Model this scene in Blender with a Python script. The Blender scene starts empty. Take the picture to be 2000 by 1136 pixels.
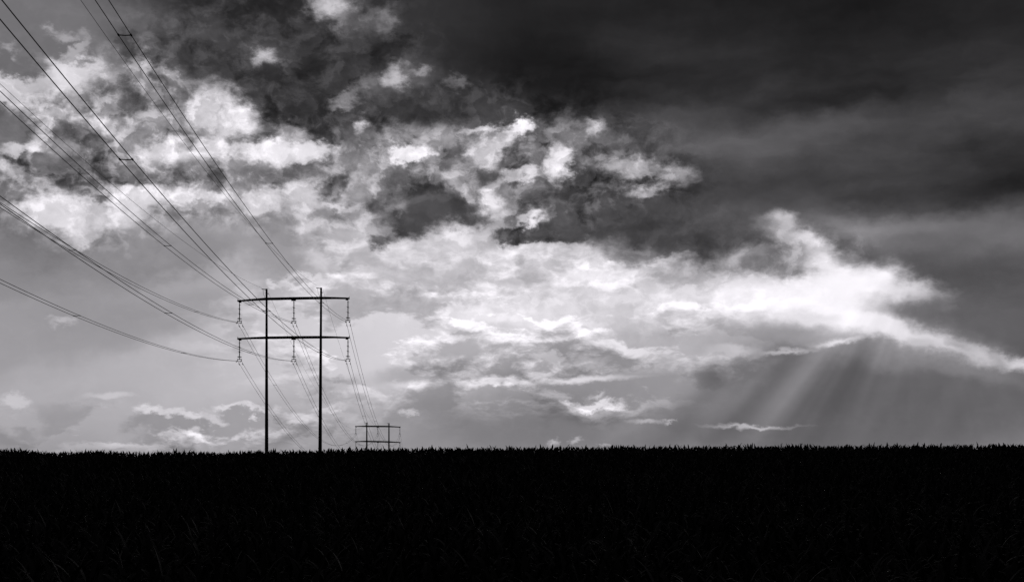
import bpy, bmesh, math, random
import numpy as np
from mathutils import Vector, Matrix

scene = bpy.context.scene
COL = scene.collection
random.seed(7)
rng = np.random.default_rng(7)

# ------------------------------------------------------------------ camera
EYE = 2.6                      # eye height in metres, just above the maize
FOCAL = 2538.0                 # focal length in units of 1/2000 of the picture width
EYE_ROW = 880.0                # row of the eye level in the 2000 x 1136 photograph
cam_data = bpy.data.cameras.new("camera")
cam = bpy.data.objects.new("camera", cam_data)
COL.objects.link(cam)
cam.location = (0, 0, EYE)
cam.rotation_euler = (math.radians(90), 0, 0)          # level camera, rising front
cam_data.sensor_width = 36.0
cam_data.lens = 36.0 * FOCAL / 2000.0
cam_data.shift_y = (EYE_ROW - 568.0) / 2000.0
cam_data.clip_start = 0.1
cam_data.clip_end = 20000.0
scene.camera = cam

scene.view_settings.view_transform = 'Standard'
scene.view_settings.look = 'None'
scene.view_settings.gamma = 1.0
scene.view_settings.exposure = -2.3        # the field is far darker than a correctly exposed one
cy = scene.cycles
cy.use_adaptive_sampling = True
cy.adaptive_threshold = 0.01
cy.adaptive_min_samples = 32
cy.max_bounces = 4
cy.diffuse_bounces = 2
cy.glossy_bounces = 2
cy.use_denoising = False

# ------------------------------------------------------------------ sky
SUN_AZ, SUN_EL = math.radians(15.2), math.radians(7.2)   # sun behind the cloud bank
K = FOCAL / 100.0              # sky units: one unit is about 2.26 degrees of arc


def sky_at(c, r):
    """azimuth and elevation (in sky units) of a direction measured in the photograph"""
    tx, tz = (c - 1000.0) / FOCAL, (EYE_ROW - r) / FOCAL
    return math.atan(tx) * K, math.atan2(tz, math.hypot(1.0, tx)) * K


world = bpy.data.worlds.new("World")
scene.world = world
world.use_nodes = True
world.cycles.sampling_method = 'MANUAL'
world.cycles.sample_map_resolution = 256
NT = world.node_tree
NT.nodes.clear()
Lk = NT.links


def node(kind, **kw):
    n = NT.nodes.new(kind)
    for k, v in kw.items():
        setattr(n, k, v)
    return n


def put(sock, v):
    if hasattr(v, 'is_output') or isinstance(v, bpy.types.NodeSocket):
        Lk.new(v, sock)
    else:
        sock.default_value = v


def fm(op, a, b=0.0, c=0.0, clamp=False):
    n = node('ShaderNodeMath', operation=op, use_clamp=clamp)
    put(n.inputs[0], a); put(n.inputs[1], b); put(n.inputs[2], c)
    return n.outputs[0]


def vm(op, a, b=(0, 0, 0), c=(0, 0, 0)):
    n = node('ShaderNodeVectorMath', operation=op)
    put(n.inputs[0], a); put(n.inputs[1], b)
    if op == 'MULTIPLY_ADD':
        put(n.inputs[2], c)
    return n.outputs[0]


def noise(vec, scale, detail=4, rough=0.55, lac=2.0, dist=0.0, color=False):
    n = node('ShaderNodeTexNoise', noise_dimensions='3D', noise_type='FBM', normalize=True)
    put(n.inputs['Vector'], vec)
    n.inputs['Scale'].default_value = scale
    n.inputs['Detail'].default_value = detail
    n.inputs['Roughness'].default_value = rough
    n.inputs['Lacunarity'].default_value = lac
    n.inputs['Distortion'].default_value = dist
    return n.outputs['Color' if color else 'Fac']


def ramp(v, a, b, lo=0.0, hi=1.0, smooth=True):
    n = node('ShaderNodeMapRange', interpolation_type='SMOOTHSTEP' if smooth else 'LINEAR', clamp=True)
    put(n.inputs[0], v)
    n.inputs[1].default_value = a; n.inputs[2].default_value = b
    n.inputs[3].default_value = lo; n.inputs[4].default_value = hi
    return n.outputs[0]


def patch(vec, c, r, rc, rr, rot, soft, amount):
    """smooth elliptical patch of sky: centre and radii in photo units, rot counter-clockwise"""
    g = node('ShaderNodeTexGradient', gradient_type='SPHERICAL')
    x, y = sky_at(c, r)
    m = g.texture_mapping
    m.vector_type = 'TEXTURE'
    m.translation = (x, y, 0)
    m.rotation = (0, 0, math.radians(rot))
    m.scale = (rc / 100.0, rr / 100.0, 1)
    Lk.new(vec, g.inputs[0])
    return ramp(g.outputs['Fac'], 0.0, soft, 0.0, amount)


def lay(cur, patches, vec):
    """each patch pulls the value towards its own brightness"""
    for (c, r, rc, rr, rot, val, alpha, soft) in patches:
        w = patch(vec, c, r, rc, rr, rot, soft, alpha)
        n = node('ShaderNodeMix', data_type='FLOAT')
        put(n.inputs[0], w); put(n.inputs[2], cur); n.inputs[3].default_value = val
        cur = n.outputs[0]
    return cur


geo = node('ShaderNodeTexCoord').outputs['Generated']
sep = node('ShaderNodeSeparateXYZ'); Lk.new(geo, sep.inputs[0])
az = fm('MULTIPLY', fm('ARCTAN2', sep.outputs[0], sep.outputs[1]), K)
el = fm('MULTIPLY', fm('ARCSINE', sep.outputs[2]), K)
comb = node('ShaderNodeCombineXYZ'); Lk.new(az, comb.inputs[0]); Lk.new(el, comb.inputs[1])
Q = comb.outputs[0]
Qn = vm('MULTIPLY', Q, (0.85, 1.25, 1.0))

half = (0.5, 0.5, 0.5)
w_big = vm('SUBTRACT', noise(Qn, 0.55, 2, 0.5, color=True), half)
w_mid = vm('SUBTRACT', noise(Qn, 1.5, 8, 0.58, color=True), half)
w_fine = vm('SUBTRACT', noise(Qn, 4.6, 8, 0.62, color=True), half)
flat = (1, 1, 0)
Q_soft = vm('MULTIPLY', vm('MULTIPLY_ADD', w_mid, (0.8, 0.55, 0), vm('MULTIPLY_ADD', w_big, (0.6, 0.4, 0), Q)), flat)
Q_crisp = vm('MULTIPLY', vm('MULTIPLY_ADD', w_fine, (0.50, 0.42, 0), vm('MULTIPLY_ADD', w_mid, (0.75, 0.6, 0), Q)), flat)
Q_glow = vm('MULTIPLY', vm('MULTIPLY_ADD', w_fine, (0.22, 0.16, 0), vm('MULTIPLY_ADD', w_mid, (0.8, 0.55, 0), Q)), flat)
Q_line = vm('MULTIPLY', vm('MULTIPLY_ADD', w_fine, (0.35, 0.16, 0), vm('MULTIPLY_ADD', w_mid, (0.4, 0.2, 0), Q)), flat)

# clear air from the Nishita sky
sky = node('ShaderNodeTexSky', sky_type='NISHITA', sun_disc=False)
sky.sun_elevation = SUN_EL
sky.sun_rotation = SUN_AZ
sky.air_density = 1.0
sky.dust_density = 3.0
bw = node('ShaderNodeRGBToBW'); Lk.new(sky.outputs[0], bw.inputs[0])
clear = fm('POWER', fm('MULTIPLY', bw.outputs[0], 0.075), 0.4545)
clear = fm('MINIMUM', clear, 0.95)


# Cloud patches: (column, row, radius across, radius up, rotation, brightness, opacity, edge softness).
# Later patches lie in front of earlier ones.
SOFT = [
 # clear air and glow
 (150,620,1100,560,0,.60,1,1), (0,120,520,420,0,.43,.95,1), (20,380,300,260,0,.46,.8,1),
 (380,770,800,280,0,.70,.85,1), (650,610,520,320,0,.80,.8,1), (920,590,760,380,0,.84,.95,1),
 (1250,610,640,290,0,.88,.95,1), (300,610,520,70,14,.57,.6,1), (120,520,420,60,14,.55,.5,1), (180,738,430,38,14,.70,.55,1), (330,548,380,26,14,.64,.5,1), (90,585,300,22,14,.63,.5,1), (200,668,430,26,14,.60,.5,1),
 # rain curtain and low murk
 (1000,850,760,150,0,.54,1,1), (1600,790,900,210,0,.39,1,.75), (1230,740,260,130,30,.62,.6,1),
 (1950,780,420,200,0,.40,.9,1), (1300,765,190,110,40,.62,.7,1), (1600,850,420,80,0,.40,.6,1), (1720,695,200,40,-8,.54,.8,1),
 # grey mid-level masses
 (250,250,520,260,0,.57,.85,1), (620,330,520,190,0,.55,.8,1), (1150,340,480,260,0,.50,.85,1),
 (260,40,200,140,0,.46,.7,1), (300,60,110,110,0,.40,.6,1),
 # dark deck
 (1520,-80,1400,540,0,.155,1,.5), (1850,150,900,440,0,.16,1,.6), (560,50,470,270,0,.22,1,.5),
 (500,130,300,150,0,.24,.9,.8), (1780,330,900,240,0,.25,1,.7), (1480,400,480,160,-6,.31,1,.6),
 (1880,470,560,170,0,.42,.95,.8), (1740,458,300,80,0,.52,.95,1), (1930,450,260,60,0,.46,.8,1), (1960,610,420,170,-20,.34,.95,.7),
 (1280,250,320,75,3,.36,.9,1), (1500,264,360,52,6,.36,.8,1), (1820,345,460,95,0,.225,1,.8), (1650,365,300,60,-4,.24,.8,1), (860,205,220,75,0,.27,.95,.7),
]
# straight shafts of light and shade below the sun
SHAFT = [(1500,735,170,44,50,.41,.7,1), (1560,740,200,44,51,.51,.6,1), (1640,770,190,44,56,.38,.7,1), (1415,775,190,40,46,.54,.6,1),
 (1460,760,190,22,48,.49,.5,1), (1720,780,180,26,60,.44,.45,1), (1765,785,170,22,62,.39,.4,1), (1850,795,170,30,67,.44,.45,1),
 (1345,800,190,26,42,.46,.5,1), (1270,790,200,30,38,.58,.5,1)]
CRISP = [
 (60,50,190,130,0,.455,.95,.6), (270,45,120,90,0,.47,.7,1), (300,45,50,40,0,.36,.6,1),
 # cumulus mass on the left
 (230,235,330,150,-8,.60,.9,.5), (30,175,85,45,0,.84,.9,.6), (140,142,80,42,15,.88,.95,.6),
 (70,215,60,60,0,.76,.85,.7), (95,195,35,22,0,.50,.7,.9), (150,232,120,25,0,.80,.8,.8),
 (210,243,60,28,0,.86,.9,.7), (140,252,58,34,0,.36,.9,.8), (240,195,95,55,0,.52,.7,.8),
 (330,272,170,36,0,.50,.85,.8), (200,332,240,48,-3,.41,.95,.7), (60,308,130,28,0,.42,.9,.7),
 (45,288,60,17,10,.80,.95,.7), (35,342,75,28,-20,.68,.9,.7), (150,415,145,50,0,.87,.95,.5),
 (250,392,130,36,5,.84,.9,.6), (330,380,95,30,0,.87,.9,.6), (185,388,50,11,-8,.52,.8,.8),
 (150,466,64,19,12,.80,.95,.6), (315,306,66,36,10,.93,.95,.6), (395,225,55,28,0,.78,.8,.8),
 (415,228,105,80,-20,.77,.9,.8), (380,312,85,22,12,.90,.9,.7), (430,205,82,52,-20,.84,.8,.8), (455,242,60,48,0,.92,.9,.75), (425,282,62,36,20,.94,.9,.6),
 (455,275,32,14,0,.58,.8,.9), (540,296,112,27,5,.93,.95,.5), (605,298,60,22,0,.92,.9,.6),
 (570,262,55,26,0,.74,.7,.8), (430,342,220,38,0,.47,.92,.7), (575,385,72,52,0,.82,.9,.6),
 (545,350,52,26,0,.46,.92,.7), (510,395,52,24,0,.84,.9,.6), (420,390,62,15,0,.82,.9,.6),
 (565,420,44,15,0,.74,.9,.7), (480,425,16,8,0,.78,.9,.8),
 # clear pockets beside the mass
 (100,90,130,28,6,.44,.92,.5), (25,126,72,22,0,.42,.92,.5), (8,245,66,42,0,.43,.97,.4), (6,368,80,30,-12,.45,.97,.5), (40,470,130,60,-20,.50,.9,.6), (340,490,240,68,14,.57,.92,.6),
 (445,440,130,36,0,.60,.92,.5), (40,292,55,12,12,.80,.95,.7), (35,342,75,24,-20,.68,.9,.7),
 (125,75,36,15,5,.66,.9,.8), (150,100,42,13,35,.70,.85,.7), (166,85,15,30,0,.62,.8,.8),
 (15,98,18,11,0,.62,.9,.9), (95,60,15,9,0,.62,.9,.9), (284,130,16,30,10,.80,.95,.8),
 (335,155,50,22,-30,.62,.8,.8),
 # windows in the dark deck
 (520,110,80,48,0,.34,.8,1), (518,107,38,22,15,.72,.95,.9), (400,65,70,50,0,.31,.6,1),
 (705,40,100,62,0,.40,.85,1), (650,6,56,40,20,.74,.95,.7), (757,35,24,48,5,.50,.8,1),
 (665,48,38,18,40,.52,.8,1),
 # ridge under the deck
 (770,165,130,70,20,.42,.7,1), (690,182,66,16,32,.50,.9,.9), (670,205,34,14,10,.56,.9,.9),
 (771,152,34,32,50,.70,.95,.8), (818,142,28,14,5,.60,.9,.9), (900,160,36,18,0,.50,.9,1),
 (735,215,32,48,0,.27,.9,.8), (800,197,76,34,0,.26,.95,.8), (890,207,95,30,-8,.25,.95,.8),
 (965,220,70,25,0,.28,.9,.8), (706,246,20,22,0,.74,.9,.8),
 # clear strip and the clouds right of it
 (860,268,190,34,0,.61,.9,.8), (880,330,135,60,0,.58,.9,.8), (800,299,54,27,5,.96,1,.4),
 (740,300,28,15,0,.70,.9,.8), (945,300,50,42,35,.84,.9,.7),
 (985,275,42,26,30,.80,.9,.6), (1014,247,40,22,15,.98,1,.6), (940,250,62,13,5,.80,.85,.7),
 (1035,300,60,42,0,.48,.95,.7), (1010,342,74,16,0,.86,.9,.7), (1088,318,36,52,0,.84,.85,.85),
 (1125,275,120,58,-12,.49,.85,.8), (1150,300,50,40,0,.46,.8,.8), (1088,318,36,52,0,.88,.95,.6), (1165,252,34,19,-20,.76,.9,.8),
 # dark clump in the middle
 (650,362,50,28,20,.33,.95,.7), (790,360,85,45,0,.40,.95,.6), (745,400,45,32,0,.36,.9,.7),
 (850,395,104,50,-20,.31,.97,.6), (800,432,78,40,0,.29,.97,.6), (900,415,64,32,-20,.29,.95,.6),
 (770,405,32,14,0,.56,.8,.8), (908,378,44,13,-38,.70,.8,.9), (700,365,42,28,20,.70,.9,.7),
 (720,325,44,18,-15,.62,.9,.8), (665,400,54,11,-8,.86,.9,.8), (640,422,60,22,0,.50,.8,.8),
 (962,390,26,38,0,.90,.95,.9), (985,420,42,13,5,.86,.9,.8), 
 (1070,395,80,25,-8,.33,.97,.7), (950,350,30,26,0,.46,.9,.8), 
 (1240,430,300,66,-3,.31,1,.6), (1130,400,90,40,-10,.33,.9,.7),
 (1235,330,88,32,0,.70,.92,.7), (1310,340,66,28,-5,.66,.9,.7), (1270,373,58,17,10,.68,.9,.8),
 (1258,355,30,15,0,.34,.95,.8),  (1420,470,145,46,0,.30,.97,.6),
 (1052,455,105,22,3,.30,.97,.6), (1042,425,46,26,25,.86,.9,.9), (1052,456,112,25,3,.28,1,.45), (1105,448,60,24,0,.30,.97,.6), (1030,430,46,14,22,.88,.9,.8), (1235,502,74,28,-10,.45,.9,.7),
 (740,470,38,24,0,.38,.97,.6), (893,463,38,15,-8,.93,.9,.7),
 # bright clouds round the sun
 (870,515,130,55,0,.83,.85,.8), (1107,492,55,22,0,.76,.9,.7), (1010,515,80,42,5,.94,.9,.7), (1022,515,32,26,0,.79,.8,.9), (1150,530,130,40,0,.97,.8,.8),
 (975,560,115,13,-5,.96,.8,.8), (970,615,108,34,0,.92,.85,.5), (860,580,62,17,0,.94,.85,.7),
 (930,642,165,20,0,.81,.8,.8), (1480,575,270,62,0,.97,.85,1), (1640,560,160,50,-10,.98,.9,1), (1330,540,80,25,-8,.82,.7,.9), (1690,590,190,90,-15,.97,.8,1), (1110,506,48,20,10,.80,.8,.8), (1190,560,75,17,-6,.84,.8,.8), (1240,604,85,15,-4,.85,.8,.8), (1300,515,60,14,10,.84,.7,.9), (1080,585,70,14,5,.84,.8,.8), (840,540,90,16,8,.88,.7,.9),
 (1450,505,75,26,15,.74,.8,.8), (1550,505,66,42,0,.60,.92,.7), (1560,533,50,17,-5,.44,.95,.8),
 (1550,462,74,30,-20,.70,.9,.7), (1530,425,36,18,-15,.74,.95,.8), (1590,440,46,20,-25,.36,.9,.8),
 (1585,466,38,18,-25,.86,.9,.7), (1612,505,50,27,-50,.86,.92,.8), (1660,547,90,38,-20,.99,.97,.7),
 (1722,535,50,32,0,1.0,.97,.7), (1760,577,90,38,-20,1.0,.97,.8), (1775,568,90,28,-8,.88,.85,.9),
 (1620,603,220,52,-8,.99,.92,.8), (1870,622,125,34,-20,.40,.95,.8),
 (1790,610,50,18,-30,.52,.8,.9), (1850,608,34,11,-10,.62,.8,.9), (1700,632,110,36,-22,1.0,.9,1), (1850,668,190,44,-18,.74,.7,1),
 (1765,652,120,34,-20,.93,.88,1), (1840,672,130,30,-17,.84,.85,1), (1920,692,100,24,-17,.78,.85,1), (1790,688,120,20,-10,.62,.7,1),
 (1875,676,44,15,-20,.60,.75,1), (1955,700,36,13,-20,.58,.7,1), (1800,668,40,14,-18,.72,.6,1), (1700,600,60,18,-14,.86,.7,1), (1590,612,90,16,-6,.86,.7,1), (1460,548,60,18,6,.86,.7,1), (1430,610,90,16,0,.88,.7,1), (1860,712,230,30,-14,.52,.75,1), (1995,712,60,20,-25,.86,.9,1), (1800,612,115,26,-16,.44,.92,.8), (1900,628,130,42,-12,.37,.9,.8), (1550,658,150,32,0,.63,1,.9), (1425,685,64,13,0,.84,.85,.9), (1395,694,90,10,2,.80,.7,.9), (1530,690,75,8,4,.84,.7,.9),
 (1640,669,66,11,5,.90,.9,.9), (1350,600,90,28,0,.86,.6,.9),
 # grey shelves low in the middle
 (1290,688,230,52,0,.72,.85,.8), (1150,690,125,58,0,.71,.85,.7), (1152,710,42,25,0,.85,.8,.8), (1120,655,95,9,10,.96,.85,.9),
 (1130,741,155,9,3,.90,.85,.9), (1058,716,36,13,0,.62,.85,.8), (830,726,145,23,8,.65,.88,.7),
 (650,748,66,27,0,.60,.9,.7), (810,750,64,11,0,.87,.85,.8), (970,745,95,20,0,.90,.92,.7),
 (1165,793,64,17,3,.88,.97,.7), (1170,770,28,11,0,.76,.9,.8), (1105,785,28,11,0,.80,.9,.8),
 (803,808,22,9,0,.80,.9,.8), (1470,830,120,7,2,.70,.97,.9), (1262,823,50,6,0,.72,.95,.9),
 (1307,826,18,5,0,.68,.95,.9), (1078,862,18,12,0,.72,.9,.8), (1125,862,17,11,0,.70,.9,.8),
 (1178,863,13,9,0,.65,.9,.8),
 # near the tall poles
 (570,455,190,48,0,.63,.75,1), (555,500,95,72,0,.61,.9,.7), (600,445,60,16,5,.82,.85,.8), (660,505,95,35,-5,.84,.9,.7), (660,515,42,20,0,.72,.85,.8), (690,540,72,15,0,.93,.85,.8),
 (600,552,62,17,5,.87,.95,.5), (590,551,32,9,0,.66,.85,.8), (535,555,24,9,-15,.85,.9,.7),
 (475,572,38,19,10,.82,.8,.8), (740,570,28,11,0,.93,.85,.8),
 # low cumulus on the left horizon
 (25,777,33,15,0,.78,.9,.7), (35,822,64,40,0,.72,.9,.6), (42,842,32,18,0,.62,.8,.8),
 (215,772,54,8,2,.78,.9,.8), (120,623,32,13,5,.75,.9,.8), (305,838,78,42,0,.58,1,.45), (385,842,82,38,-8,.59,1,.45), (480,838,76,40,0,.62,1,.4), (255,850,50,18,0,.66,.8,.7),
 (290,800,44,13,-10,.84,.95,.7), (330,806,34,12,-6,.80,.9,.7), (372,812,42,14,-15,.84,.95,.7), (418,822,30,14,-20,.80,.9,.7), (570,830,56,30,0,.64,.9,.5), (560,803,40,12,0,.80,.9,.7), (650,822,60,26,0,.66,.85,.6), (640,800,44,11,5,.80,.85,.7),
 (450,803,40,10,5,.84,.95,.7), (500,800,36,9,-3,.84,.95,.7), (498,822,12,10,0,.86,.9,.8), (375,861,54,17,-10,.66,.9,.6),
 (385,851,44,7,-25,.82,.9,.7), (580,815,50,14,0,.80,.8,.7), (700,815,40,14,-10,.66,.8,.8),
]
# how strongly small billows show: same form, value = strength
TEXT = [(240,270,460,250,0,.9,1,.6), (900,340,560,210,0,.72,1,.6), (1245,345,150,60,0,.7,1,.7), (1300,445,250,60,0,.15,1,.7), (830,420,140,70,0,.15,1,.7), (1080,395,80,40,0,.3,.8,.8), (1150,560,640,130,0,.38,1,.7),
        (50,60,230,130,0,.05,1,.6), (10,245,75,50,0,.05,.9,.6), (580,80,330,150,0,.38,1,.5), (860,200,200,60,0,.35,1,.7),
        (1560,500,170,80,0,.5,1,.7), (430,485,190,55,0,.04,1,.6), (90,90,130,30,5,.05,1,.6)]
# how strongly the shelf-like cloud banks with lit tops show
BANK = [(960,660,640,190,0,.9,1,.7), (1180,790,170,50,0,.9,1,.8), (330,835,520,70,0,.9,1,.7), (650,510,170,90,0,.8,1,.8),
        (1150,520,380,70,0,.6,1,.8), (700,760,200,90,0,.6,.8,1), (420,500,160,60,0,0,1,.8)]
# how strongly the shelf-like cloud banks with lit tops show
BANK = [(960,660,640,190,0,.9,1,.7), (1180,790,170,50,0,.9,1,.8), (330,835,520,70,0,.9,1,.7), (650,510,170,90,0,.8,1,.8),
        (1150,520,380,70,0,.6,1,.8), (700,760,200,90,0,.6,.8,1), (420,500,160,60,0,0,1,.8)]
# how strongly the shelf-like cloud banks with lit tops show
BANK = [(960,660,640,190,0,.9,1,.7), (1180,790,170,50,0,.9,1,.8), (360,835,440,65,0,.75,1,.7), (650,510,170,90,0,.8,1,.8),
        (1150,520,380,70,0,.6,1,.8), (700,760,200,90,0,.6,.8,1), (420,500,160,60,0,0,1,.8)]
# how strongly the shelf-like cloud banks with lit tops show
BANK = [(960,660,640,190,0,.9,1,.7), (1180,790,170,50,0,.9,1,.8), (360,835,440,65,0,.75,1,.7), (650,510,170,90,0,.8,1,.8),
        (1150,520,380,70,0,.6,1,.8), (700,760,200,90,0,.6,.8,1), (420,500,160,60,0,0,1,.8), (90,832,170,60,0,.1,1,.8)]
# how strongly the shelf-like cloud banks with lit tops show
BANK = [(960,660,640,190,0,.9,1,.7), (1180,790,170,50,0,.9,1,.8), (360,835,440,65,0,.75,1,.7), (650,510,170,90,0,.8,1,.8),
        (1200,560,420,110,0,.8,1,.8), (700,760,200,90,0,.6,.8,1), (420,500,160,60,0,0,1,.8), (90,832,170,60,0,.1,1,.8)]
# how strongly the shelf-like cloud banks with lit tops show
BANK = [(960,660,640,190,0,.9,1,.7), (1180,790,170,50,0,.9,1,.8), (360,835,440,65,0,.75,1,.7), (650,510,170,90,0,.8,1,.8),
        (1200,560,420,110,0,.8,1,.8), (700,760,200,90,0,.6,.8,1), (420,500,160,60,0,0,1,.8), (90,832,170,60,0,.1,1,.8)]
# how strongly the shelf-like cloud banks with lit tops show
BANK = [(960,660,640,190,0,.9,1,.7), (1180,790,170,50,0,.9,1,.8), (360,835,440,65,0,.75,1,.7), (650,510,170,90,0,.8,1,.8),
        (1200,560,420,110,0,.8,1,.8), (700,760,200,90,0,.6,.8,1), (420,500,160,60,0,0,1,.8), (90,832,170,60,0,.1,1,.8)]
# how strongly the shelf-like cloud banks with lit tops show
BANK = [(960,660,640,190,0,.9,1,.7), (1180,790,170,50,0,.9,1,.8), (360,835,440,65,0,.75,1,.7), (650,510,170,90,0,.8,1,.8),
        (1200,560,420,110,0,.8,1,.8), (700,760,200,90,0,.6,.8,1), (420,500,160,60,0,0,1,.8), (90,832,170,60,0,.1,1,.8)]
# how strongly the shelf-like cloud banks with lit tops show
BANK = [(960,650,700,210,0,1.2,1,.7), (1180,790,170,50,0,.9,1,.8), (360,835,440,65,0,.75,1,.7), (650,510,170,90,0,.8,1,.8),
        (1200,560,420,110,0,.8,1,.8), (700,760,200,90,0,.6,.8,1), (420,500,160,60,0,0,1,.8), (90,832,170,60,0,.1,1,.8)]
# how strongly the shelf-like cloud banks with lit tops show
BANK = [(960,650,700,210,0,1.2,1,.7), (1180,790,170,50,0,.9,1,.8), (360,835,440,65,0,.75,1,.7), (650,510,170,90,0,.8,1,.8),
        (1200,560,420,110,0,.8,1,.8), (700,760,200,90,0,.6,.8,1), (420,500,160,60,0,0,1,.8), (90,832,170,60,0,.1,1,.8)]
# how strongly the shelf-like cloud banks with lit tops show
BANK = [(960,650,700,210,0,1.2,1,.7), (1180,790,170,50,0,.9,1,.8), (360,838,460,60,0,1.15,1,.7), (650,510,170,90,0,.8,1,.8),
        (1200,560,420,110,0,.8,1,.8), (700,760,200,90,0,.6,.8,1), (420,500,160,60,0,0,1,.8), (90,832,170,60,0,.45,1,.8)]
# how strongly the shelf-like cloud banks with lit tops show
BANK = [(960,650,700,210,0,1.2,1,.7), (1180,790,170,50,0,.9,1,.8), (360,838,460,60,0,1.15,1,.7), (650,510,170,90,0,.8,1,.8),
        (1200,560,420,110,0,.8,1,.8), (700,760,200,90,0,.6,.8,1), (420,500,160,60,0,0,1,.8), (90,832,170,60,0,.45,1,.8)]
# how strongly the shelf-like cloud banks with lit tops show
BANK = [(960,650,700,210,0,1.2,1,.7), (1180,790,170,50,0,.9,1,.8), (360,838,460,60,0,1.15,1,.7), (650,510,170,90,0,.8,1,.8),
        (1200,560,420,110,0,.8,1,.8), (700,760,200,90,0,.6,.8,1), (420,500,160,60,0,0,1,.8), (90,832,170,60,0,.45,1,.8)]
V = lay(clear, SOFT, Q_soft)
V = lay(V, SHAFT, Q)


def widen(p, s3=0.0):
    c, r, a, b, o, v, al, s = p
    s2 = max(s3, min(1, 1.05 * s))
    k = (1 - .5 * s) / (1 - .5 * s2)
    return (c, r, a * k, b * k, o, v, al, s2)


def after(vec, cur):
    """the same directions, but evaluated only once cur is known (keeps the node stack short)"""
    return vm('MULTIPLY_ADD', cur, (1e-9, 1e-9, 0), vec)


for i, p in enumerate(CRISP):
    if i % 25 == 0:
        Q_line, Q_crisp, Q_glow = after(Q_line, V), after(Q_crisp, V), after(Q_glow, V)
    if p[0] > 1390 and p[1] > 420:                             # veiled glow round the sun: no hard edges
        V = lay(V, [widen(p, 1.0)], Q_glow)
    else:
        V = lay(V, [widen(p)], Q_line if p[2] > 5.5 * p[3] else Q_crisp)
Q_soft, Q_line = after(Q_soft, V), after(Q_line, V)
T = lay(fm('MULTIPLY', 0.03, 1.0), TEXT, Q_soft)
B = lay(fm('MULTIPLY', 0.0, 1.0), BANK, Q_soft)
Qw = vm('MULTIPLY_ADD', w_mid, (0.45, 0.4, 0), vm('MULTIPLY', Q, (0.95, 1.15, 1)))
na = noise(Qw, 1.55, 10, 0.6)
nb = noise(vm('ADD', Qw, (0.11, -0.11, 0)), 1.55, 10, 0.6)
nc = noise(vm('ADD', Qw, (9.1, 3.7, 4.3)), 3.4, 9, 0.62)
puffs = fm('MULTIPLY', ramp(na, 0.44, 0.51), ramp(nb, 0.41, 0.60, 0.25, -0.22))
rel = fm('ADD', puffs, fm('MULTIPLY', fm('SUBTRACT', nc, 0.5), 0.7))
V = fm('ADD', V, fm('MULTIPLY', rel, fm('MULTIPLY', T, fm('ADD', fm('MULTIPLY', fm('MULTIPLY', V, fm('SUBTRACT', 1.1, V)), 2.6), 0.08))))
# long soft folds under the dark deck
fold = fm('SUBTRACT', noise(vm('MULTIPLY', vm('MULTIPLY_ADD', w_mid, (0.8, 0.4, 0), Q), (0.32, 1.0, 1)), 0.75, 5, 0.5), 0.5)
F = lay(fm('MULTIPLY', 0.05, 1.0), [(1600,270,900,360,0,.42,1,.6), (1700,60,700,120,0,.12,.9,1), (500,120,330,130,0,.16,1,.8), (1850,560,260,130,0,.3,1,.8)], Q_soft)
V = fm('ADD', V, fm('MULTIPLY', fold, F))
# banks: lit along their tops, grey beneath
Qb = vm('ADD', vm('MULTIPLY', vm('MULTIPLY_ADD', w_mid, (0.45, 0.28, 0), Q), (0.55, 1.25, 1)), (4.7, 2.2, 5.0))
c0 = noise(Qb, 1.15, 9, 0.58)
c1 = noise(vm('ADD', Qb, (0.03, 0.20, 0)), 1.15, 9, 0.58)
bank = fm('MULTIPLY', ramp(c0, 0.46, 0.53), ramp(c1, 0.43, 0.60, 0.17, -0.13))
V = fm('ADD', V, fm('MULTIPLY', bank, B))
# crepuscular rays fanning out below the sun
sx, sy = sky_at(1808, 430)
dx = fm('SUBTRACT', az, sx); dy = fm('SUBTRACT', el, sy)
ang = node('ShaderNodeCombineXYZ'); Lk.new(fm('ARCTAN2', dx, fm('MULTIPLY', dy, -1.0)), ang.inputs[0])
rays = fm('SUBTRACT', noise(ang.outputs[0], 3.6, 3, 0.5), 0.5)
R = lay(fm('MULTIPLY', 0.0, 1.0), [(1560,750,420,170,30,.34,1,.8), (1850,800,250,110,0,.12,1,1), (250,600,600,220,12,.24,1,.8)], Q)
V = fm('ADD', V, fm('MULTIPLY', rays, R))

# unseen heavy cloud added overhead, to the sides and behind to dim the field
away = ramp(fm('ABSOLUTE', az), 14.0, 30.0)
above = ramp(el, 9.5, 15.0)
lump = ramp(noise(vm('MULTIPLY', geo, (1, 1, 2.2)), 2.2, 6, 0.5), 0.3, 0.7, 0.10, 0.20)
mx = node('ShaderNodeMix', data_type='FLOAT')
put(mx.inputs[0], fm('MAXIMUM', away, above)); put(mx.inputs[2], V); put(mx.inputs[3], lump)
V = mx.outputs[0]

# brightness as seen -> light, faint violet toning of the monochrome picture
lin = fm('POWER', fm('MAXIMUM', fm('MINIMUM', V, 1.03), 0.0), 2.2)
cx = node('ShaderNodeCombineXYZ')
for i in range(3):
    Lk.new(lin, cx.inputs[i])
tint = vm('MULTIPLY', cx.outputs[0], (49.5, 48.0, 50.5))
bg = node('ShaderNodeBackground'); bg.inputs['Strength'].default_value = 0.1
Lk.new(tint, bg.inputs['Color'])
out = node('ShaderNodeOutputWorld'); Lk.new(bg.outputs[0], out.inputs['Surface'])

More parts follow.
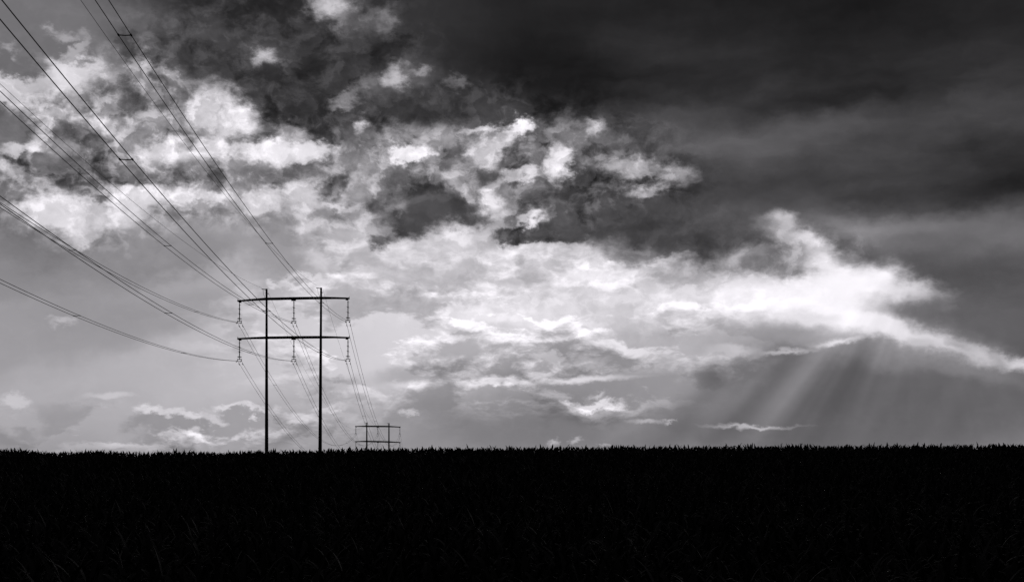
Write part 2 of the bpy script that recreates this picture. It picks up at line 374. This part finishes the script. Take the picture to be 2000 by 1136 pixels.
sun_data = bpy.data.lights.new("sun", 'SUN')
sun_data.energy = 0.5
sun_data.angle = math.radians(12)
sun_data.color = (1.0, 0.98, 0.95)
sun_ob = bpy.data.objects.new("sun", sun_data)
COL.objects.link(sun_ob)
to_sun = Vector((math.sin(SUN_AZ) * math.cos(SUN_EL), math.cos(SUN_AZ) * math.cos(SUN_EL), math.sin(SUN_EL)))
sun_ob.rotation_euler = to_sun.to_track_quat('Z', 'Y').to_euler()
sun_ob.location = to_sun * 300

# ------------------------------------------------------------------ materials
def surface(name, grey, rough, scale=8.0, spread=0.35, bump=0.0, metallic=0.0, spec=0.25):
    m = bpy.data.materials.new(name)
    m.use_nodes = True
    t = m.node_tree
    p = t.nodes['Principled BSDF']
    tc = t.nodes.new('ShaderNodeTexCoord')
    n = t.nodes.new('ShaderNodeTexNoise')
    n.inputs['Scale'].default_value = scale
    n.inputs['Detail'].default_value = 5
    t.links.new(tc.outputs['Object'], n.inputs['Vector'])
    r = t.nodes.new('ShaderNodeValToRGB')
    a, b = grey * (1 - spread), grey * (1 + spread)
    r.color_ramp.elements[0].position = 0.3
    r.color_ramp.elements[1].position = 0.7
    r.color_ramp.elements[0].color = (a, a * 0.98, a * 1.02, 1)
    r.color_ramp.elements[1].color = (b, b * 0.98, b * 1.02, 1)
    t.links.new(n.outputs['Fac'], r.inputs['Fac'])
    t.links.new(r.outputs['Color'], p.inputs['Base Color'])
    p.inputs['Roughness'].default_value = rough
    p.inputs['Specular IOR Level'].default_value = spec
    p.inputs['Metallic'].default_value = metallic
    if bump:
        b_ = t.nodes.new('ShaderNodeBump')
        b_.inputs['Strength'].default_value = bump
        t.links.new(n.outputs['Fac'], b_.inputs['Height'])
        t.links.new(b_.outputs['Normal'], p.inputs['Normal'])
    return m


M_POLE = surface('weathered_pole_wood', 0.05, 0.9, 3.0, 0.35, 0.1)
M_ARM = surface('dark_crossarm_wood', 0.05, 0.9, 4.0, 0.35, 0.1)
M_STEEL = surface('galvanised_steel', 0.12, 0.7, 12.0, 0.3, 0, 0.3)
M_GLASS = surface('brown_glazed_insulator', 0.05, 0.3, 6.0, 0.3)
M_WIRE = surface('weathered_aluminium_strand', 0.10, 0.6, 20.0, 0.3)
M_LEAF = surface('maize_leaf', 0.042, 0.9, 1.5, 0.4)
M_SOIL = surface('dark_field_soil', 0.05, 0.95, 0.8, 0.5, 0.4)


# ------------------------------------------------------------------ mesh helpers
class Build:
    def __init__(self):
        self.v, self.f, self.smooth = [], [], []

    def tube(self, pts, radii, sides=8, caps=True, smooth=True):
        """round bar through points"""
        pts = [Vector(p) for p in pts]
        if not hasattr(radii, '__len__'):
            radii = [radii] * len(pts)
        base = len(self.v)
        for i, p in enumerate(pts):
            t = (pts[min(i + 1, len(pts) - 1)] - pts[max(i - 1, 0)]).normalized()
            ref = Vector((0, 0, 1)) if abs(t.z) < 0.9 else Vector((1, 0, 0))
            a = t.cross(ref).normalized(); b = a.cross(t)
            for k in range(sides):
                w = 2 * math.pi * k / sides
                self.v.append(p + (a * math.cos(w) + b * math.sin(w)) * radii[i])
        for i in range(len(pts) - 1):
            for k in range(sides):
                a0 = base + i * sides + k; a1 = base + i * sides + (k + 1) % sides
                self.f.append((a0, a1, a1 + sides, a0 + sides)); self.smooth.append(smooth)
        if caps:
            self.f.append(tuple(base + k for k in range(sides))[::-1]); self.smooth.append(False)
            e = base + (len(pts) - 1) * sides
            self.f.append(tuple(e + k for k in range(sides))); self.smooth.append(False)
        return self

    def loft(self, rings, smooth=False):
        """closed rings of equal count joined in order"""
        base = len(self.v); n = len(rings[0])
        for r in rings:
            self.v += [Vector(p) for p in r]
        for i in range(len(rings) - 1):
            for k in range(n):
                a0 = base + i * n + k; a1 = base + i * n + (k + 1) % n
                self.f.append((a0, a1, a1 + n, a0 + n)); self.smooth.append(smooth)
        self.f.append(tuple(base + k for k in range(n))[::-1]); self.smooth.append(False)
        e = base + (len(rings) - 1) * n
        self.f.append(tuple(e + k for k in range(n))); self.smooth.append(False)
        return self

    def box(self, c, s):
        c = Vector(c); x, y, z = (q / 2 for q in s)
        b = min(x, y, z) * 0.25
        def ring(zz, i):
            return [(c.x - x + i, c.y - y, zz), (c.x + x - i, c.y - y, zz), (c.x + x, c.y - y + i, zz), (c.x + x, c.y + y - i, zz),
                    (c.x + x - i, c.y + y, zz), (c.x - x + i, c.y + y, zz), (c.x - x, c.y + y - i, zz), (c.x - x, c.y - y + i, zz)]
        return self.loft([ring(c.z - z, b), ring(c.z + z, b)])

    def torus(self, c, R, r, n=28, k=8):
        base = len(self.v); c = Vector(c)
        for i in range(n):
            w = 2 * math.pi * i / n
            for j in range(k):
                q = 2 * math.pi * j / k
                d = R + r * math.cos(q)
                self.v.append(c + Vector((d * math.cos(w), d * math.sin(w), r * math.sin(q))))
        for i in range(n):
            for j in range(k):
                a = base + i * k + j; b = base + i * k + (j + 1) % k
                c2 = base + ((i + 1) % n) * k + (j + 1) % k; d2 = base + ((i + 1) % n) * k + j
                self.f.append((a, d2, c2, b)); self.smooth.append(True)
        return self

    def mesh(self, name, mat):
        me = bpy.data.meshes.new(name)
        me.from_pydata([tuple(p) for p in self.v], [], self.f)
        me.polygons.foreach_set('use_smooth', self.smooth)
        me.materials.append(mat)
        me.update()
        return me

    def obj(self, name, mat, parent=None, loc=(0, 0, 0)):
        return link(name, self.mesh(name, mat), parent, loc)


def link(name, data, parent=None, loc=(0, 0, 0)):
    o = bpy.data.objects.new(name, data)
    COL.objects.link(o)
    o.location = loc
    if parent is not None:
        o.parent = parent
    return o


def thing(name, label, category, loc, rotz=0.0, group=None):
    o = link(name, None, None, loc)
    o.rotation_euler = (0, 0, rotz)
    o.empty_display_size = 0.5
    o['label'] = label
    o['category'] = category
    if group:
        o['group'] = group
    return o


# ------------------------------------------------------------------ ground
PROFILE_Y = [-400, -100, 0, 40, 75, 105, 130, 150, 172, 220, 297, 422, 672, 1200, 2500, 9000]
PROFILE_Z = [1.6, -0.7, -1.35, -0.95, -0.15, 0.62, 0.45, -0.2, -1.5, -3.9, -7.7, -13.85, -26.0, -38.0, -42.0, -46.0]
_yy = np.arange(-400, 9001, 2.0)
_zz = np.interp(_yy, PROFILE_Y, PROFILE_Z)
_k = np.hanning(17); _k /= _k.sum()
_zs = np.convolve(np.pad(_zz, 8, mode='edge'), _k, mode='valid')
SIDE_X = [-400, -60, -44, -41, -38, -27, -20, -12.5, -5, 0, 8, 21, 42, 60, 400]
SIDE_Z = [0.0, 0.02, 0.02, 0.04, -0.03, -0.12, -0.05, 0.15, 0.22, 0.27, 0.32, 0.40, 0.48, 0.52, 0.6]


def ground_z(x, y):
    x = np.asarray(x, float); y = np.asarray(y, float)
    z = np.interp(y, _yy, _zs)
    side = np.interp(x * 105.0 / np.maximum(y, 40), SIDE_X, SIDE_Z)
    fade = np.clip(y / 105.0, 0, 1) * np.clip(1 - (y - 120) / 45.0, 0, 1)
    z = z + (side + 0.24) * fade
    z = z + 0.05 * np.sin(x * 0.21 + 1.3) * np.sin(y * 0.17) * np.clip(1 - y / 160.0, 0, 1)
    return z


gx = np.concatenate([-np.geomspace(6000, 62, 40), np.linspace(-60, 60, 81), np.geomspace(62, 6000, 40)])
gy = np.concatenate([np.linspace(-400, -20, 16), np.linspace(-16, 200, 109), np.geomspace(205, 9000, 60)])
X, Y = np.meshgrid(gx, gy)
Zg = ground_z(X, Y)
nx, ny = len(gx), len(gy)
gm = bpy.data.meshes.new('field_ground')
idx = np.arange(nx * ny).reshape(ny, nx)
faces = np.stack([idx[:-1, :-1], idx[:-1, 1:], idx[1:, 1:], idx[1:, :-1]], -1).reshape(-1, 4)


def fill_mesh(me, verts, quads, mat, smooth=True):
    verts = np.ascontiguousarray(verts, dtype=np.float32); quads = np.ascontiguousarray(quads, dtype=np.int32)
    me.vertices.add(len(verts)); me.vertices.foreach_set('co', verts.ravel())
    me.loops.add(quads.size); me.loops.foreach_set('vertex_index', quads.ravel())
    me.polygons.add(len(quads))
    me.polygons.foreach_set('loop_start', np.arange(0, quads.size, 4, dtype=np.int32))
    me.polygons.foreach_set('use_smooth', np.full(len(quads), smooth))
    me.materials.append(mat)
    me.update(calc_edges=True)
    me.validate()


fill_mesh(gm, np.stack([X, Y, Zg], -1).reshape(-1, 3), faces, M_SOIL)
ground = link('ground', gm)
ground['kind'] = 'structure'


# ------------------------------------------------------------------ maize
def maize_template(r, leaves, segs, height, broad=1.0, long=1.0):
    """one plant: arching blades up a stalk; returns verts, quads"""
    V_, F_ = [], []

    def strip(pts, side, widths):
        b = len(V_)
        for p, s, w in zip(pts, side, widths):
            V_.append(p - s * w / 2); V_.append(p + s * w / 2)
        for i in range(len(pts) - 1):
            F_.append((b + 2 * i, b + 2 * i + 1, b + 2 * i + 3, b + 2 * i + 2))

    top = height * 0.80
    lean = np.array([r.normal(0, .03), r.normal(0, .03), 0])
    for a in (0.0, math.pi / 2):                                   # stalk
        s = np.array([math.cos(a), math.sin(a), 0.0])
        strip([np.zeros(3), lean * .5 + np.array([0, 0, top * .5]), lean + np.array([0, 0, top])], [s] * 3, [.035, .028, .012])
    az0 = r.uniform(0, 2 * math.pi)
    for i in range(leaves):
        t = (i + 0.6) / leaves
        z0 = top * (0.25 + 0.72 * t)
        a = az0 + (i % 2) * math.pi + r.normal(0, .45)
        d = np.array([math.cos(a), math.sin(a), 0.0]); s0 = np.array([-math.sin(a), math.cos(a), 0.0])
        ln = r.uniform(.55, .85) * (1.0 if t < .75 else .75) * height / 2.0 * long
        th = math.radians(r.uniform(48, 68) if t < .7 else r.uniform(58, 84))
        droop = math.radians(r.uniform(55, 150) if t < .8 else r.uniform(10, 95))
        p = lean * t + np.array([0, 0, z0])
        pts, sd, wd = [p.copy()], [s0], [.045]
        for k in range(segs):
            u = (k + .5) / segs
            ang = th - droop * u ** 1.3
            p = p + (d * math.cos(ang) + np.array([0, 0, math.sin(ang)])) * ln / segs
            tw = r.normal(0, .12)
            s = s0 * math.cos(tw) + np.array([0, 0, 1]) * math.sin(tw)
            u1 = (k + 1) / segs
            pts.append(p.copy()); sd.append(s)
            wd.append(max(.004, .085 * broad * (1 - u1 ** 2.2) * (0.75 + .5 * min(1, 3 * u1))))
        strip(pts, sd, wd)
    return np.array(V_), np.array(F_)


def maize_patch(templates, x, y, scale, r):
    VV, FF, off = [], [], 0
    pick = r.integers(0, len(templates), len(x))
    z = ground_z(x, y) - 0.02
    for ti, (tv, tf) in enumerate(templates):
        m = pick == ti
        n = int(m.sum())
        if not n:
            continue
        a = r.uniform(0, 2 * math.pi, n); c, s = np.cos(a), np.sin(a)
        k = scale[m]
        vx = (tv[None, :, 0] * c[:, None] - tv[None, :, 1] * s[:, None]) * k[:, None] + x[m][:, None]
        vy = (tv[None, :, 0] * s[:, None] + tv[None, :, 1] * c[:, None]) * k[:, None] + y[m][:, None]
        vz = tv[None, :, 2] * k[:, None] + z[m][:, None]
        VV.append(np.stack([vx, vy, vz], -1).reshape(-1, 3))
        FF.append((tf[None] + (np.arange(n) * len(tv))[:, None, None]).reshape(-1, 4) + off)
        off += n * len(tv)
    return np.concatenate(VV), np.concatenate(FF)


def scatter(y0, y1, row, gap, r):
    """plants in rows across the view, rows run obliquely"""
    xs, ys = [], []
    for yy in np.arange(y0, y1, row):
        w = 0.43 * yy + 7
        x = np.arange(-w, w, gap)
        xs.append(x + r.normal(0, gap * .25, len(x)))
        ys.append(np.full(len(x), yy) + r.normal(0, row * .12, len(x)) + x * 0.05)
    return np.concatenate(xs), np.concatenate(ys)


near_t = [maize_template(rng, 10, 6, 2.0) for _ in range(14)]
far_t = [maize_template(rng, 8, 4, 2.0) for _ in range(18)]
crest_t = [maize_template(rng, 7, 5, 2.0, 1.45, 1.0) for _ in range(30)]
parts = []
for (y0, y1, row, gap, tmpl) in ((5.2, 30, .72, .27, near_t), (30, 86, .75, .55, far_t), (86, 104, .85, .40, crest_t), (104, 128, 1.0, .6, crest_t), (128, 150, 1.2, .7, far_t)):
    x, y = scatter(y0, y1, row, gap, rng)
    patchy = 0.05 * np.sin(x * .9 + y * .3) + 0.04 * np.sin(x * .31 - y * .5 + 2)
    parts.append(maize_patch(tmpl, x, y, 0.97 + patchy + rng.normal(0, .055 if y0 < 80 else .045, len(x)), rng))
off, VV, FF = 0, [], []
for v_, f_ in parts:
    VV.append(v_); FF.append(f_ + off); off += len(v_)
mm = bpy.data.meshes.new('maize_crop')
fill_mesh(mm, np.concatenate(VV), np.concatenate(FF), M_LEAF)
crop = link('maize_crop', mm)
crop['kind'] = 'stuff'
crop['label'] = 'dark maize crop with ragged leaf tips filling the field up to the skyline'
crop['category'] = 'maize crop'


# ------------------------------------------------------------------ pylons
NEAR, FAR = Vector((-28.87, 172.0, -1.5)), Vector((-43.56, 422.0, -13.85))
SPAN = (FAR - NEAR).to_2d().length
LINE = ((FAR - NEAR).to_2d() / SPAN).to_3d()                  # along the line, away from the camera
ACROSS = Vector((LINE.y, -LINE.x, 0.0))
YAW = math.atan2(ACROSS.y, ACROSS.x)
ARM_X = 7.12


def string_parts(pylon, x, z_top, z_clamp):
    """suspension insulator string with its fittings, hung from a crossarm"""
    L_ = z_top - z_clamp
    b = Build()
    b.tube([(0, 0, 0), (0, 0, -.22)], .045)                    # shackle
    body = L_ - 0.22 - 0.55
    seg = body / 3.0
    z = -.22
    for s in range(3):                                         # three long rods with sheds
        b.tube([(0, 0, z), (0, 0, z - .05)], .10, 12)
        prof_z, prof_r = [], []
        n = 7
        for i in range(n):
            z0 = z - .06 - (seg - .12) * i / n
            prof_z += [z0, z0 - .012, z0 - .05, z0 - (seg - .12) / n * .9]
            prof_r += [.045, .085, .05, .045]
        b.tube([(0, 0, q) for q in prof_z], prof_r, 12)
        b.tube([(0, 0, z - seg + .06), (0, 0, z - seg)], .10, 12)
        b.tube([(0, 0, z - seg + .05), (-.17, 0, z - seg + .06), (-.21, 0, z - seg + .13)], .016, 6)     # arcing horn
        b.tube([(0, 0, z - .04), (.16, 0, z - .05), (.19, 0, z - .1)], .016, 6)
        z -= seg
    b.tube([(0, 0, z), (0, 0, z - .34)], .05)
    o = b.obj('insulator_string', M_GLASS, pylon, (x, 0, z_top))
    g = Build().torus((0, 0, z - .02), .26, .035)
    g.tube([(-.26, 0, z - .02), (.26, 0, z - .02)], .025, 6)
    g.obj('grading_ring', M_STEEL, o)
    y_ = Build()
    zy = z - .33
    y_.box((0, 0, zy), (.62, .07, .09))
    y_.box((-.27, 0, zy - .12), (.06, .05, .17)); y_.box((.27, 0, zy - .12), (.06, .05, .17))
    y_.obj('yoke', M_STEEL, o)
    for sx in (-.235, .235):
        c = Build()
        c.loft([[(sx - .04, yy, -L_ + zz - .05), (sx + .04, yy, -L_ + zz - .05), (sx + .04, yy, -L_ + zz + .05), (sx - .04, yy, -L_ + zz + .05)]
                for yy, zz in ((-.24, .0), (-.1, -.012), (.1, -.012), (.24, .0))])
        c.obj('suspension_clamp', M_STEEL, o)


def pylon(loc, label, upper, lower, tops, clamps, lean, thick=1.0):
    p = thing('transmission_pylon', label, 'pylon', loc, YAW, 'two-pole pylons in the field')
    for sx, top, dx in ((-1, tops[0], 0.0), (1, tops[1], lean)):
        n = 14
        b = Build()
        zs = [-1.2 + (top + 1.2) * i / n for i in range(n + 1)]
        b.tube([(sx * 3.58 - dx * (1 - q / top), 0, q) for q in zs], [(.26 - .13 * max(0, q) / top) * thick for q in zs], 16)
        po = b.obj('pole', M_POLE, p)
        for s2 in (-1, 1):                                     # brackets that hold the earth wires
            e = Build()
            e.box((sx * 3.58 - .10, s2 * .16, top - .12 if s2 < 0 else top - .55), (.10, .30, .10))
            e.tube([(sx * 3.58 - .08, s2 * .16, top - .12 if s2 < 0 else top - .55), (sx * 3.58 - (.62 if s2 < 0 else -.22), s2 * .3, top - .06 if s2 < 0 else top - .62)], .05, 8)
            e.obj('earth_wire_bracket', M_STEEL, po)
        e = Build()
        e.tube([(sx * 3.58 - .45, -.2, top - .1), (sx * 3.58 - .36, -.22, top - .8), (sx * 3.58 - .2, -.2, top - 1.1), (sx * 3.58 - .16, -.15, top - 1.3)], .02, 6)
        e.obj('jumper_wire', M_WIRE, po)
    for zz in (upper, lower):
        b = Build()
        secs = [(-7.35, zz[0] - .01, .10), (-7.0, zz[0], .105), (-5.3, zz[0] * .52 + zz[1] * .48 + .02, .125), (-3.58, zz[1], .165),
                (0, (zz[1] + zz[2]) / 2 + .01, .17), (3.58, zz[2], .165), (5.3, zz[3] * .52 + zz[2] * .48 + .02, .125), (7.0, zz[3], .105), (7.35, zz[3] - .01, .10)]
        b.loft([[(x, -.30 - .13, z - h * thick), (x, -.30 + .13, z - h * thick), (x, -.30 + .13, z + h * thick), (x, -.30 - .13, z + h * thick)] for x, z, h in secs])
        ao = b.obj('crossarm', M_ARM, p)
        for x, z in ((-7.12, zz[0]), (0, (zz[1] + zz[2]) / 2), (7.12, zz[3])):
            h = Build()
            half_ = .30 if x == 0 else .17
            xc = x - (0 if x == 0 else math.copysign(.12, x))
            zt = z - (.17 if x == 0 else .10) * thick
            xo = -.04 if x == 0 else 0
            # one welded hanger: plate under the arm that reaches back to the string
            h.loft([[(xc - half_, -.44, zt - .14), (xc + half_, -.44, zt - .14), (xc + half_, -.44, zt), (xc - half_, -.44, zt)],
                    [(xc - half_, -.16, zt - .14), (xc + half_, -.16, zt - .14), (xc + half_, -.16, zt), (xc - half_, -.16, zt)],
                    [(x - .06, -.08, zt - .13), (x + .06, -.08, zt - .13), (x + .06, -.08, zt - .05), (x - .06, -.08, zt - .05)],
                    [(x - .05, .06, zt - .14), (x + .05, .06, zt - .14), (x + .05, .06, zt - .06), (x - .05, .06, zt - .06)]])
            h.obj('hanger_bracket', M_STEEL, ao)
        for x, z in ((-7.30, zz[0]), (7.30, zz[3])):
            Build().tube([(x, -.3, z + .08), (x, -.3, z + .26)], .035, 6).obj('end_pin', M_STEEL, ao)
    for zz, cl in ((upper, clamps[0]), (lower, clamps[1])):
        for x, za, zc in ((-ARM_X, zz[0], cl[0]), (0, (zz[1] + zz[2]) / 2, cl[1]), (ARM_X, zz[3], cl[2])):
            string_parts(p, x, za - .23, zc)
    return p


def rel(loc, vals):
    return [v + EYE - loc.z for v in vals]                     # heights measured from eye level -> from the pylon's foot


near_clamps = (rel(NEAR, (16.9, 16.95, 17.1)), rel(NEAR, (11.86, 11.9, 11.98)))
far_clamps = (rel(FAR, (5.3, 5.25, 5.1)), rel(FAR, (.35, .3, .15)))
pylon(NEAR, 'tall near pylon, two dark poles and two crossarms, standing behind the crop left of centre',
      rel(NEAR, (19.75, 20.03, 20.2, 20.18)), rel(NEAR, (14.77, 14.92, 15.02, 14.98)), rel(NEAR, (21.4, 21.6)), near_clamps, .16)
pylon(FAR, 'small distant pylon, two poles and two crossarms, half hidden low on the skyline',
      rel(FAR, (7.93, 7.99, 7.93, 7.75)), rel(FAR, (3.03, 3.09, 2.94, 2.77)), rel(FAR, (9.2, 9.05)), far_clamps, .0, 1.45)


# ------------------------------------------------------------------ wires
def wire_mesh(path, radius, sides=6):
    b = Build()
    b.tube(path, radius, sides)
    return b


def bundle(name, label, group, start, lat, fn, u0, u1, radius, spacers, dampers, steps=70):
    """twin conductors: fn(u) is the height above eye level at distance u along the line from the near pylon"""
    o = thing(name, label, 'power line', start, 0.0, group)

    def at(u, side):
        p = Vector((NEAR.x, NEAR.y, 0)) + ACROSS * (lat + side) + LINE * u
        p.z = EYE + fn(u)
        return p - start
    us = [u0 + (u1 - u0) * i / steps for i in range(steps + 1)]
    for s in (-.235, .235):
        wire_mesh([at(u, s) for u in us], radius).obj('conductor', M_WIRE, o)
    for u in spacers:
        b = Build()
        b.tube([at(u, -.235), at(u, 0) + Vector((0, 0, -.015)), at(u, .235)], .02, 6)
        for s in (-.235, .235):
            b.tube([at(u - .08, s), at(u + .08, s)], .036, 8)
        b.obj('spacer', M_STEEL, o)
    for u in dampers:
        for s in (-.235, .235):
            b = Build()
            d = Vector((0, 0, -.10))
            b.tube([at(u, s), at(u, s) + d], .022, 6)
            b.tube([at(u - .24, s) + d, at(u + .24, s) + d], .014, 6)
            for k in (-.24, .24):
                b.tube([at(u + k - .07, s) + d, at(u + k + .07, s) + d], .05, 8)
            b.obj('vibration_damper', M_STEEL, o)
    return o


def single(name, label, group, start, lat, fn, u0, u1, radius, steps=70):
    o = Build()
    pts = []
    for i in range(steps + 1):
        u = u0 + (u1 - u0) * i / steps
        p = Vector((NEAR.x, NEAR.y, 0)) + ACROSS * lat + LINE * u
        p.z = EYE + fn(u)
        pts.append(p - start)
    ob = wire_mesh(pts, radius).obj(name, M_WIRE, None, start)
    ob['label'] = label
    ob['category'] = 'power line'
    ob['group'] = group
    return ob


SIDE = {-1: 'left end', 0: 'middle', 1: 'right end'}
BACK = {(1, -1): (.07648, .000552, (-31, -79)), (1, 0): (.0727, .0005, (-40.1, -81.2)), (1, 1): (.0696, .00046, (-40, -81.8, -124)),
        (0, -1): (.0663, .000502, (-38.1, -78)), (0, 0): (.0687, .000509, (-40.8, -80.9)), (0, 1): (.0698, .000496, (-42, -83.2, -123.8))}
FWD_B = .00056
for up in (1, 0):
    arm = 'upper' if up else 'lower'
    for sd in (-1, 0, 1):
        row = 0 if up else 1
        h0 = near_clamps[row][sd + 1] + NEAR.z - EYE
        h1 = far_clamps[row][sd + 1] + FAR.z - EYE
        a_, b_, sp = BACK[(up, sd)]
        start = Vector((NEAR.x, NEAR.y, 0)) + ACROSS * (sd * ARM_X); start.z = EYE + h0
        bundle('conductor_bundle', f'twin wires from {SIDE[sd]} of near pylon\'s {arm} crossarm, climbing to upper left',
               'twin wires between the near pylon and the camera', start, sd * ARM_X,
               lambda u, h0=h0, a_=a_, b_=b_: h0 + a_ * u + b_ * u * u, 0.0, -235.0, .0185, sp, (-1.1,))
        bundle('conductor_bundle', f'twin wires from {SIDE[sd]} of near pylon\'s {arm} crossarm, descending to distant pylon',
               'twin wires between the two pylons', start, sd * ARM_X,
               lambda u, h0=h0, h1=h1: h0 + (h1 - h0) * u / SPAN - FWD_B * u * (SPAN - u), 0.0, SPAN, .022,
               (38, 79, 121, 163, 206), (1.3,))
        if up:
            s2 = Vector((NEAR.x, NEAR.y, 0)) + ACROSS * (sd * ARM_X) + LINE * SPAN; s2.z = EYE + h1
            bundle('conductor_bundle', f'faint twin wires dropping behind skyline from {SIDE[sd]} of distant pylon\'s upper crossarm',
                   'twin wires beyond the distant pylon', s2, sd * ARM_X,
                   lambda u, h1=h1: h1 - .048 * (u - SPAN) - FWD_B * (u - SPAN) * (2 * SPAN - u), SPAN, 2 * SPAN, .02,
                   (SPAN + 40, SPAN + 81), (SPAN + 1.2,))
for sd, h0, h1, a_, b_ in ((-1, 21.45, 8.75, .0711, .000487), (1, 21.9, 8.6, .0761, .00052)):
    pole = 'left' if sd < 0 else 'right'
    lat = sd * 3.58 - .60
    start = Vector((NEAR.x, NEAR.y, 0)) + ACROSS * lat - LINE * .3; start.z = EYE + h0
    single('earth_wire', f'single thin wire from top of near pylon\'s {pole} pole, climbing to upper left',
           'earth wires on the camera side', start, lat, lambda u, h0=h0, a_=a_, b_=b_: h0 + .02 + a_ * (u + .3) + b_ * (u + .3) ** 2, -.3, -235.0, .0125)
    lat = sd * 3.58 + .22
    start = Vector((NEAR.x, NEAR.y, 0)) + ACROSS * lat + LINE * .3; start.z = EYE + h0 - .5
    single('earth_wire', f'single thin wire from top of near pylon\'s {pole} pole, descending to distant pylon',
           'earth wires between the two pylons', start, lat,
           lambda u, h0=h0, h1=h1: h0 - .5 + (h1 - h0 + .5) * u / SPAN - .00050 * u * (SPAN - u), .3, SPAN - .3, .0125)
